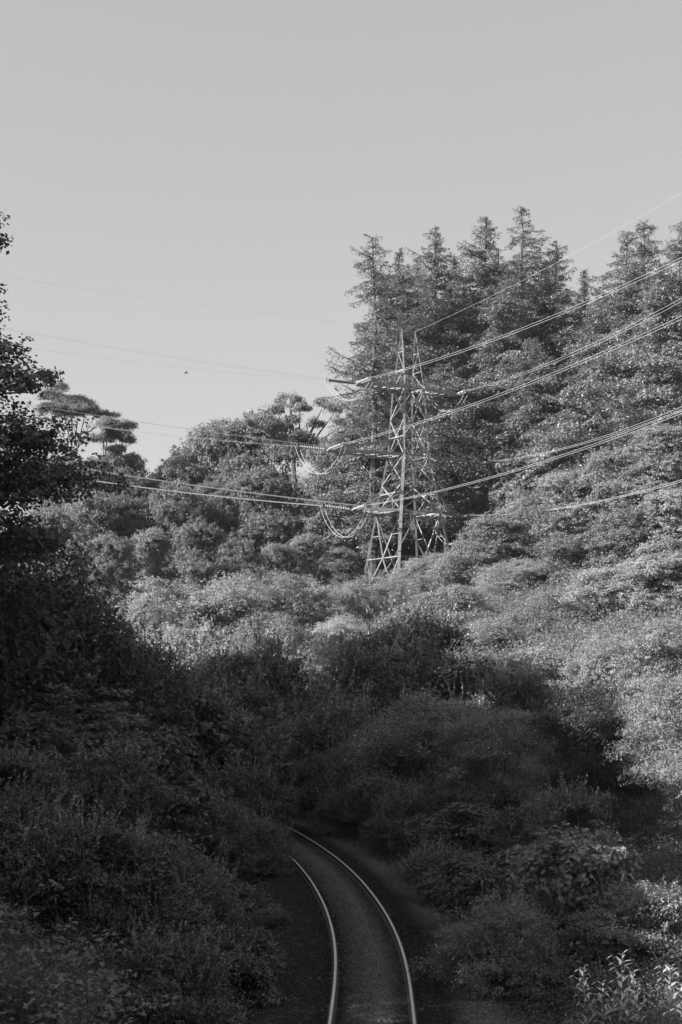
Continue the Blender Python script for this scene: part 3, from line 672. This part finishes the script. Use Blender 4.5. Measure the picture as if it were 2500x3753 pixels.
D = [
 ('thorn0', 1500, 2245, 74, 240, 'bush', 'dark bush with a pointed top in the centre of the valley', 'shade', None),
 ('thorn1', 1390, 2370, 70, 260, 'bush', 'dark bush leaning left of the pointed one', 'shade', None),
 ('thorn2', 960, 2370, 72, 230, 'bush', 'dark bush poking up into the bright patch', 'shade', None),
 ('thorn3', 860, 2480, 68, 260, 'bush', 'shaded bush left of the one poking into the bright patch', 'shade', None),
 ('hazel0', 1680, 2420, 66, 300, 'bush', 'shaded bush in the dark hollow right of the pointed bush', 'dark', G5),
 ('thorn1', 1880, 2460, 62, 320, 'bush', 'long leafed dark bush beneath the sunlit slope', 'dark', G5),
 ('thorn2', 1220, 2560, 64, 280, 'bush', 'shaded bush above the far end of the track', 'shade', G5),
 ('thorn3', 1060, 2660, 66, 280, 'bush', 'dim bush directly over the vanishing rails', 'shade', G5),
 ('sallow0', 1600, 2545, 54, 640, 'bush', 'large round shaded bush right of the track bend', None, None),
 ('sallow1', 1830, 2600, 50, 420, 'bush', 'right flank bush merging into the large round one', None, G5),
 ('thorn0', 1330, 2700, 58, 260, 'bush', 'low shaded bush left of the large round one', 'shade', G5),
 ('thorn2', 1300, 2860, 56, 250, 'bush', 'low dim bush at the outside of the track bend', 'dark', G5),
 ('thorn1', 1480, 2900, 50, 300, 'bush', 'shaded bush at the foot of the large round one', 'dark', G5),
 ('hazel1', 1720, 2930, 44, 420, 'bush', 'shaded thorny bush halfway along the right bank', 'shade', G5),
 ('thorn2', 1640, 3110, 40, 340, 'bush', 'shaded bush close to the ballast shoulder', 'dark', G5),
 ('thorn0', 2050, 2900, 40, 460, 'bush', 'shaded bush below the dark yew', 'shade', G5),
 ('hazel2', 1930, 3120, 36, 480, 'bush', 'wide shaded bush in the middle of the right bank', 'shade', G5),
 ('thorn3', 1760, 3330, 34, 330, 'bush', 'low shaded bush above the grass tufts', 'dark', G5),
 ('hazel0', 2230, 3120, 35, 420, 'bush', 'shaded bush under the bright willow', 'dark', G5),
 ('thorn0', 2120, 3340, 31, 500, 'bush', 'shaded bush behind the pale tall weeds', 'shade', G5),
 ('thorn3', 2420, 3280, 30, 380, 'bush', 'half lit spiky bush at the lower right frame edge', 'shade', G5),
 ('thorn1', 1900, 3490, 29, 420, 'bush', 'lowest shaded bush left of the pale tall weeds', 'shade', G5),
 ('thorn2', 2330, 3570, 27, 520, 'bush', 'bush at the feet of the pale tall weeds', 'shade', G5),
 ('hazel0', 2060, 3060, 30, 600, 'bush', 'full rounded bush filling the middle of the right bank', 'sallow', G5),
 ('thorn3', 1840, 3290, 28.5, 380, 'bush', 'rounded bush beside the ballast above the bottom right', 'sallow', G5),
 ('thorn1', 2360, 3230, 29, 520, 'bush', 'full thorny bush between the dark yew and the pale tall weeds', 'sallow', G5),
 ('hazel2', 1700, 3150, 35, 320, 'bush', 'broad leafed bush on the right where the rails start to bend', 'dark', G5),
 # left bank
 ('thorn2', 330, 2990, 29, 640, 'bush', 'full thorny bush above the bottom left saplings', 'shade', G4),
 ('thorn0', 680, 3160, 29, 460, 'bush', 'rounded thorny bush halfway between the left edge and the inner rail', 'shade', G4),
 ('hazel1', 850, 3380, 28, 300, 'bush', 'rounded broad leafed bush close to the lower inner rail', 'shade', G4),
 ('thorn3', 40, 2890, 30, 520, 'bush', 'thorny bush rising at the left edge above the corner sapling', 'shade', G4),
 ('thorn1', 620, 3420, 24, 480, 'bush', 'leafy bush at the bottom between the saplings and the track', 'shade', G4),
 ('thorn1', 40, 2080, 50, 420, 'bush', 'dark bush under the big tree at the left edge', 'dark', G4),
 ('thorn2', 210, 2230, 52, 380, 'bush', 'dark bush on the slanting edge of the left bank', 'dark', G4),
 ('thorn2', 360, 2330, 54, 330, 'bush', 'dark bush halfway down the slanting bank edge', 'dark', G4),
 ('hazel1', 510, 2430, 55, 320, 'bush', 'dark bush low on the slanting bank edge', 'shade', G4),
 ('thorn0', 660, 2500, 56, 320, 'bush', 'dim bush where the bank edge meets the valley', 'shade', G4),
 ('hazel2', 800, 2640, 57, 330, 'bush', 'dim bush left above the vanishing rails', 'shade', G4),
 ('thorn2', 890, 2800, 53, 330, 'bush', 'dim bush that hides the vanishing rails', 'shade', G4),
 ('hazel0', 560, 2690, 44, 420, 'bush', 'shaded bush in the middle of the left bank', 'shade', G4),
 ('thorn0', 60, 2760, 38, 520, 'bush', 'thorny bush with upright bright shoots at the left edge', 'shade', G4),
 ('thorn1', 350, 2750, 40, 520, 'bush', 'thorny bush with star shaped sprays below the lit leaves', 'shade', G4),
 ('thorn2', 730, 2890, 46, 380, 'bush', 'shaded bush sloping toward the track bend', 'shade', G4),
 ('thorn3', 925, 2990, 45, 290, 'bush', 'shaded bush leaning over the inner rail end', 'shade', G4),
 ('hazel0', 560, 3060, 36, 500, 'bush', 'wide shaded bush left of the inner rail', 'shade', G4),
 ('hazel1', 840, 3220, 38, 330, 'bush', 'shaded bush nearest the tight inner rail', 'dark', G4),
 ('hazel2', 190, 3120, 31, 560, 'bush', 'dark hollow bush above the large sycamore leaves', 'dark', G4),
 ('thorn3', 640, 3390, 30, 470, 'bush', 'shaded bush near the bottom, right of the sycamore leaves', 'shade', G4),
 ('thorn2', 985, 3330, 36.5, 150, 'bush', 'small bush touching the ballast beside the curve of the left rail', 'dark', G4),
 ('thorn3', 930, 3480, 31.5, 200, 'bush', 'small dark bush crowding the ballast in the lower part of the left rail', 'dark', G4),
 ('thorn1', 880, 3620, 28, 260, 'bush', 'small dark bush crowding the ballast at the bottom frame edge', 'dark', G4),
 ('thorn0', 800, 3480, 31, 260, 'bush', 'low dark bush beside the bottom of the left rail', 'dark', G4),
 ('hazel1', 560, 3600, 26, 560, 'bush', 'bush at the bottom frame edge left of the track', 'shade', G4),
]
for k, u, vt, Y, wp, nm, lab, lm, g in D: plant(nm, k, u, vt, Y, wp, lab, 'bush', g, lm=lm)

# yew on the right
def yew():
    Y = 43.0; x = (2170 - HZ) / F * Y; z = gz(x, Y) ; H = zv(2540, Y) - z; r = np.random.default_rng(9); L = lobeset(3.5, H, .2, 22, 9, .34)
    S = crown_soup(L, 3600, 26, .10, .30, 91, flat=.5, asp=.28, up=.5); T = trunk_soup(H, .12, L, 9, 6)
    own_tree('yew', x, Y, L, S, T, 'very dark dense yew between the round bush and the bright willow', 'yew', 'yew', 'bark')
yew()
# bright willow at the right edge
def willow():
    Y = 39.0; x = (2575 - HZ) / F * Y; z = gz(x, Y); H = zv(2440, Y) - z; k = Y / F
    r = 0
    S, T = shrub_soup(4.0, H, 13, n=90000, leaf=.08, shoots=260, k=22, clump=.26, asp=.3)
    own_tree('willow', x, Y, None, S, T, 'bright sunlit feathery willow at the right frame edge', 'willow', 'bright', 'palebark')
willow()

# broad-leaved sycamore saplings: layered, lobed leaves
def lobed(c, nv, size, r):
    """five-lobed leaf polygons, returned as (V, faces of 10)"""
    n = len(c); a = nrm(np.cross(nv, randdir(n, r))); b = np.cross(nv, a)
    ang = np.radians([-90, -60, -25, -5, 30, 58, 90, 122, 150, 185, 205, 240]); rad = np.array([.12, .62, .50, .98, .55, .92, .52, .92, .55, .98, .50, .62])
    ang = np.radians([-90, -55, -20, 5, 35, 62, 90, 118, 145, 175, 200, 235]); rad = np.array([.15, .55, .95, .55, .6, 1.0, 1.15, 1.0, .6, .55, .95, .55]); rad[[3, 9]] = .5; rad[[5, 7]] = .62
    p = c[:, None] + (a[:, None] * np.cos(ang)[None, :, None] + b[:, None] * np.sin(ang)[None, :, None]) * (rad[None] * np.broadcast_to(size, (n,))[:, None] * .5)[..., None]
    p += nv[:, None] * (np.abs(np.cos(ang))[None, :, None] * -.12) * np.broadcast_to(size, (n,))[:, None, None]
    return p
def sycamore(u, vtop, Y, wpx, n, seed, label, size=.13):
    k = Y / F; x = (u - HZ) * k; z = gz(x, Y); H = zv(vtop, Y) - z; W = wpx * k; r = np.random.default_rng(seed); T = Soup(); cs = []
    for s in range(16):
        a = r.uniform(0, 6.28); rr = W * .5 * math.sqrt(r.random()); e = np.array([math.cos(a) * rr, math.sin(a) * rr * .8, H * r.uniform(.72, 1.0) * (1 - .35 * (rr / W * 2) ** 2)])
        f = np.linspace(0, 1, 8)[:, None]; P = f * e * [1, 1, 1] + [0, 0, .3] * f * (1 - f) - [0, 0, .1]; P[:, :2] *= .5 + .5 * f; T.tube(P, .022 * (1.15 - f[:, 0]), 5)
        for j in range(26):
            q = r.uniform(.2, 1) ; b = np.array([np.interp(q, f[:, 0], P[:, i]) for i in range(3)]); d = randdir(1, r)[0]; d[2] = abs(d[2]) * .25; ln = r.uniform(.15, .5); m = b + nrm(d) * ln
            T.tube([b, (b + m) / 2 + [0, 0, .04], m], [.006, .005, .003], 3); nn = int(n / 16 / 26) + 1
            cs.append(m + r.normal(0, .12, (nn, 3)) * [1.4, 1.4, .35])
    c = np.concatenate(cs); nv = nrm(np.array([0, -.25, 1.]) + r.normal(0, .33, c.shape)); p = lobed(c, nv, size * r.uniform(.55, 1.2, len(c)), r)
    t = empty('sycamore_sapling', (x, Y, z)); tag(t, label, 'sapling', 'sycamore saplings on the left bank')
    link('foliage', nmesh('foliage', p.reshape(-1, 3), np.arange(p.shape[0] * 12), 12), M['syc'], t); T.build('stem', M['bark'], t, True)
sycamore(110, 3230, 20.5, 620, 2600, 1, 'sycamore sapling with large flat leaves in the bottom left corner', .12)
sycamore(330, 3480, 19.5, 420, 1400, 2, 'lower sycamore sapling reaching the bottom edge beside the corner one', .11)
sycamore(330, 2440, 46, 460, 6500, 3, 'shaded sycamore with layered drooping leaves above the thorny shoots', .22)
sycamore(120, 2560, 44, 420, 4500, 4, 'shaded broad leafed sapling left of the layered sycamore', .20)
sycamore(690, 3250, 33, 330, 900, 5, 'small sapling with pale oval leaves in the middle of the left bank', .12)

# tall pale weeds, bottom right
def weed(u, vtop, Y, seed, label):
    k = Y / F; x = (u - HZ) * k; z = gz(x, Y); H = zv(vtop, Y) - z; r = np.random.default_rng(seed); T = Soup(); S = Soup()
    f = np.linspace(0, 1, 10)[:, None]; P = np.c_[f * r.normal(0, .15) + .03 * np.sin(f * 5), f * r.normal(0, .1), f * H - .05]; T.tube(P, .012 * (1.2 - f[:, 0]), 5)
    c, a, nn, l, v = [], [], [], [], []
    for i in range(34):
        q = 1 - .75 * (i / 34) ** 1.1; b = np.array([np.interp(q, f[:, 0], P[:, j]) for j in range(3)]); az = i * 2.4 + r.normal(0, .2); ln = r.uniform(.13, .22) * (1.05 - .5 * (q > .94))
        d = np.array([math.cos(az), math.sin(az), r.uniform(.15, .8)]); d = nrm(d); m = b + d * ln * .5; n_ = nrm(np.cross(d, np.array([-d[1], d[0], 0]))) * -1
        T.tube([b, b + d * ln * .2], [.004, .003], 3)
        c.append(b + d * ln * .6); a.append(d); nn.append(n_ if n_[2] > 0 else -n_); l.append(ln)
        e = b + d * ln; d2 = nrm(d + [0, 0, -.9]); c.append(e + d2 * ln * .15); a.append(d2); nn.append(nrm(np.array([0, 0, 1.]) + d)); l.append(ln * .7)
    S.leaves(np.array(c), np.array(nn), np.array(l), np.array(l) * .34, np.array(a), r)
    t = empty('tall_weed', (x, Y, z)); tag(t, label, 'weed', 'pale tall weeds on the right bank'); S.build('leaf_spray', M['pale'], t); T.build('stem', M['palebark'], t, True)
for i, (u, v, Y, lab) in enumerate([(2145, 3535, 24.5, 'leftmost pale tall weed, short and leaning'), (2265, 3482, 24.8, 'tallest pale weed with an upright leafy spike'), (2350, 3550, 24.2, 'pale weed just right of the tallest spike'),
        (2450, 3530, 24.6, 'pale weed with a forked top near the right edge'), (2300, 3620, 23.8, 'low pale weed in front of the tallest spike'), (2485, 3590, 24.0, 'pale weed cut by the right frame edge'), (2205, 3590, 24.2, 'low pale weed between the leaning one and the tallest')]):
    weed(u, v, Y, 700 + i, lab)

# bird
def bird():
    s = Soup(); s.tube([(-.22, 0, 0), (-.12, 0, .01), (0, 0, 0), (.12, 0, .01), (.2, 0, .02)], [.01, .045, .055, .035, .01], 6)
    V = np.array([[[-.02, 0, .02], [.07, 0, .02], [.02, -.28, .12], [-.03, -.26, .12]], [[-.02, 0, .02], [-.03, .26, .12], [.02, .28, .12], [.07, 0, .02]]], np.float32); s.v.append(V)
    o = s.build('bird', M['darkins']); o.location = tuple(pt(682, 1367, 120)); o.rotation_euler = (0, 0, .4); tag(o, 'tiny dark bird flying alone in the empty sky', 'bird')
bird()

# ------------------------------------------------------------------ ground cover (nobody could count it)
def cover(name, label, n, cond, ylo, yhi, leaf, clump, m, hmax, mat, seed, bias=1.0, asp=.5):
    r = np.random.default_rng(seed); y = ylo + (yhi - ylo) * r.random(n * 3) ** bias; x = (r.uniform(-150, 2650, n * 3) - HZ) / F * y
    x = x + r.normal(0, 1.0, len(x)); d = sdist(x, y); k = cond(x, y, d); x, y, d = x[k][:n], y[k][:n], d[k][:n]; z = ground(x, y)
    h = hmax * (.35 + .65 * np.abs(nz2(x, y, 1.3, seed))) * np.clip((np.abs(d) - 1.9) / 2.0, .12, 1) * r.uniform(.2, 1, len(x))
    c = np.c_[x, y, z + h]; cc = (c[:, None] + r.normal(0, clump, (len(x), m, 3)) * [1, 1, .6]).reshape(-1, 3)
    nv = nrm(r.normal(0, .6, cc.shape) + [0, 0, .7]); L = leaf * r.uniform(.6, 1.4, len(cc))
    if np.ndim(L) and ylo < 30: L = L * np.clip(cc[:, 1] / 40, .7, 2)
    o = Soup().leaves(cc, nv, L, L * asp, r=r).build(name, M[mat]); tag(o, label, kind='stuff')
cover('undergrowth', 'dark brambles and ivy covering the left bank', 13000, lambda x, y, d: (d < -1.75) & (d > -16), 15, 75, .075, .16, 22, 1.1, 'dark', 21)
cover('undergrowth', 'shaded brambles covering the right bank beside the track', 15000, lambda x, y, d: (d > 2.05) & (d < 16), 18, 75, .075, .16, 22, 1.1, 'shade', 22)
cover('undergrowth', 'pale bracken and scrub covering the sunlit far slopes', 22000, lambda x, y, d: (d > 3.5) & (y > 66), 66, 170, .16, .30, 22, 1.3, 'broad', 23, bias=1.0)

# grass tufts beside the ballast
def grass():
    r = np.random.default_rng(55); V = []
    def blades(cx, cy, n, ln, lean, spread):
        z = gz(cx, cy) + .05
        for _ in range(n):
            b = np.array([cx + r.normal(0, spread), cy + r.normal(0, spread), z]); d = np.array([lean[0] + r.normal(0, .5), lean[1] + r.normal(0, .4), 0]); l = ln * r.uniform(.5, 1.2); w_ = .006 * r.uniform(.7, 1.4)
            f = np.linspace(0, 1, 5); P = b + d * (f ** 1.4 * l * .8)[:, None] + np.array([0, 0, 1]) * (l * (1.1 * f - .75 * f ** 2.2))[:, None]; sd = nrm(np.array([-d[1], d[0], .2])) * w_
            for i in range(4):
                w0, w1 = 1 - f[i] * .8, 1 - f[i + 1] * .8; V.append([P[i] - sd * w0, P[i] + sd * w0, P[i + 1] + sd * w1, P[i + 1] - sd * w1])
    for _ in range(1100):
        y = r.uniform(24, 60); i = int(np.argmin(np.abs(TR[:, 1] - y))); o_ = r.choice([-1, 1], p=[.25, .75]) * r.uniform(1.9, 4.2); p = TR[i] + TN[i] * o_; blades(p[0], p[1], 12, .20, (-.5, -.2), .16)
    for u, v, Y, n in ((1600, 3500, 31.5, 150), (1640, 3560, 30.5, 150), (1500, 3370, 36, 60), (1580, 3690, 27.6, 120), (1620, 3700, 27.4, 120), (1545, 3560, 30.8, 80)):
        for _ in range(4): blades((u - HZ) / F * Y + r.normal(0, .2), Y + r.normal(0, .15), n // 4, .55, (-.95, -.25), .13)
    s = Soup(); s.v.append(np.array(V, np.float32)); o = s.build('grass', M['grass']); tag(o, 'long grass blades arching over the edge of the ballast', kind='stuff')
grass()

# ------------------------------------------------------------------ thin summer haze
def haze():
    me = nmesh('haze', [(x, y, z) for x in (-1000, 1000) for y in (-320, 1600) for z in (-8, 180)], [0, 1, 3, 2, 4, 6, 7, 5, 0, 4, 5, 1, 2, 3, 7, 6, 0, 2, 6, 4, 1, 5, 7, 3], 4)
    m, N, K = newmat('haze_air'); v = N.new('ShaderNodeVolumePrincipled'); v.inputs['Density'].default_value = .00010; v.inputs['Color'].default_value = (.9, .9, .9, 1)
    o = N.new('ShaderNodeOutputMaterial'); K.new(v.outputs[0], o.inputs['Volume']); m.volume_intersection_method if 0 else None
    tag(link('haze', me, m), 'thin pale air softening the far hillside', kind='stuff')
haze()
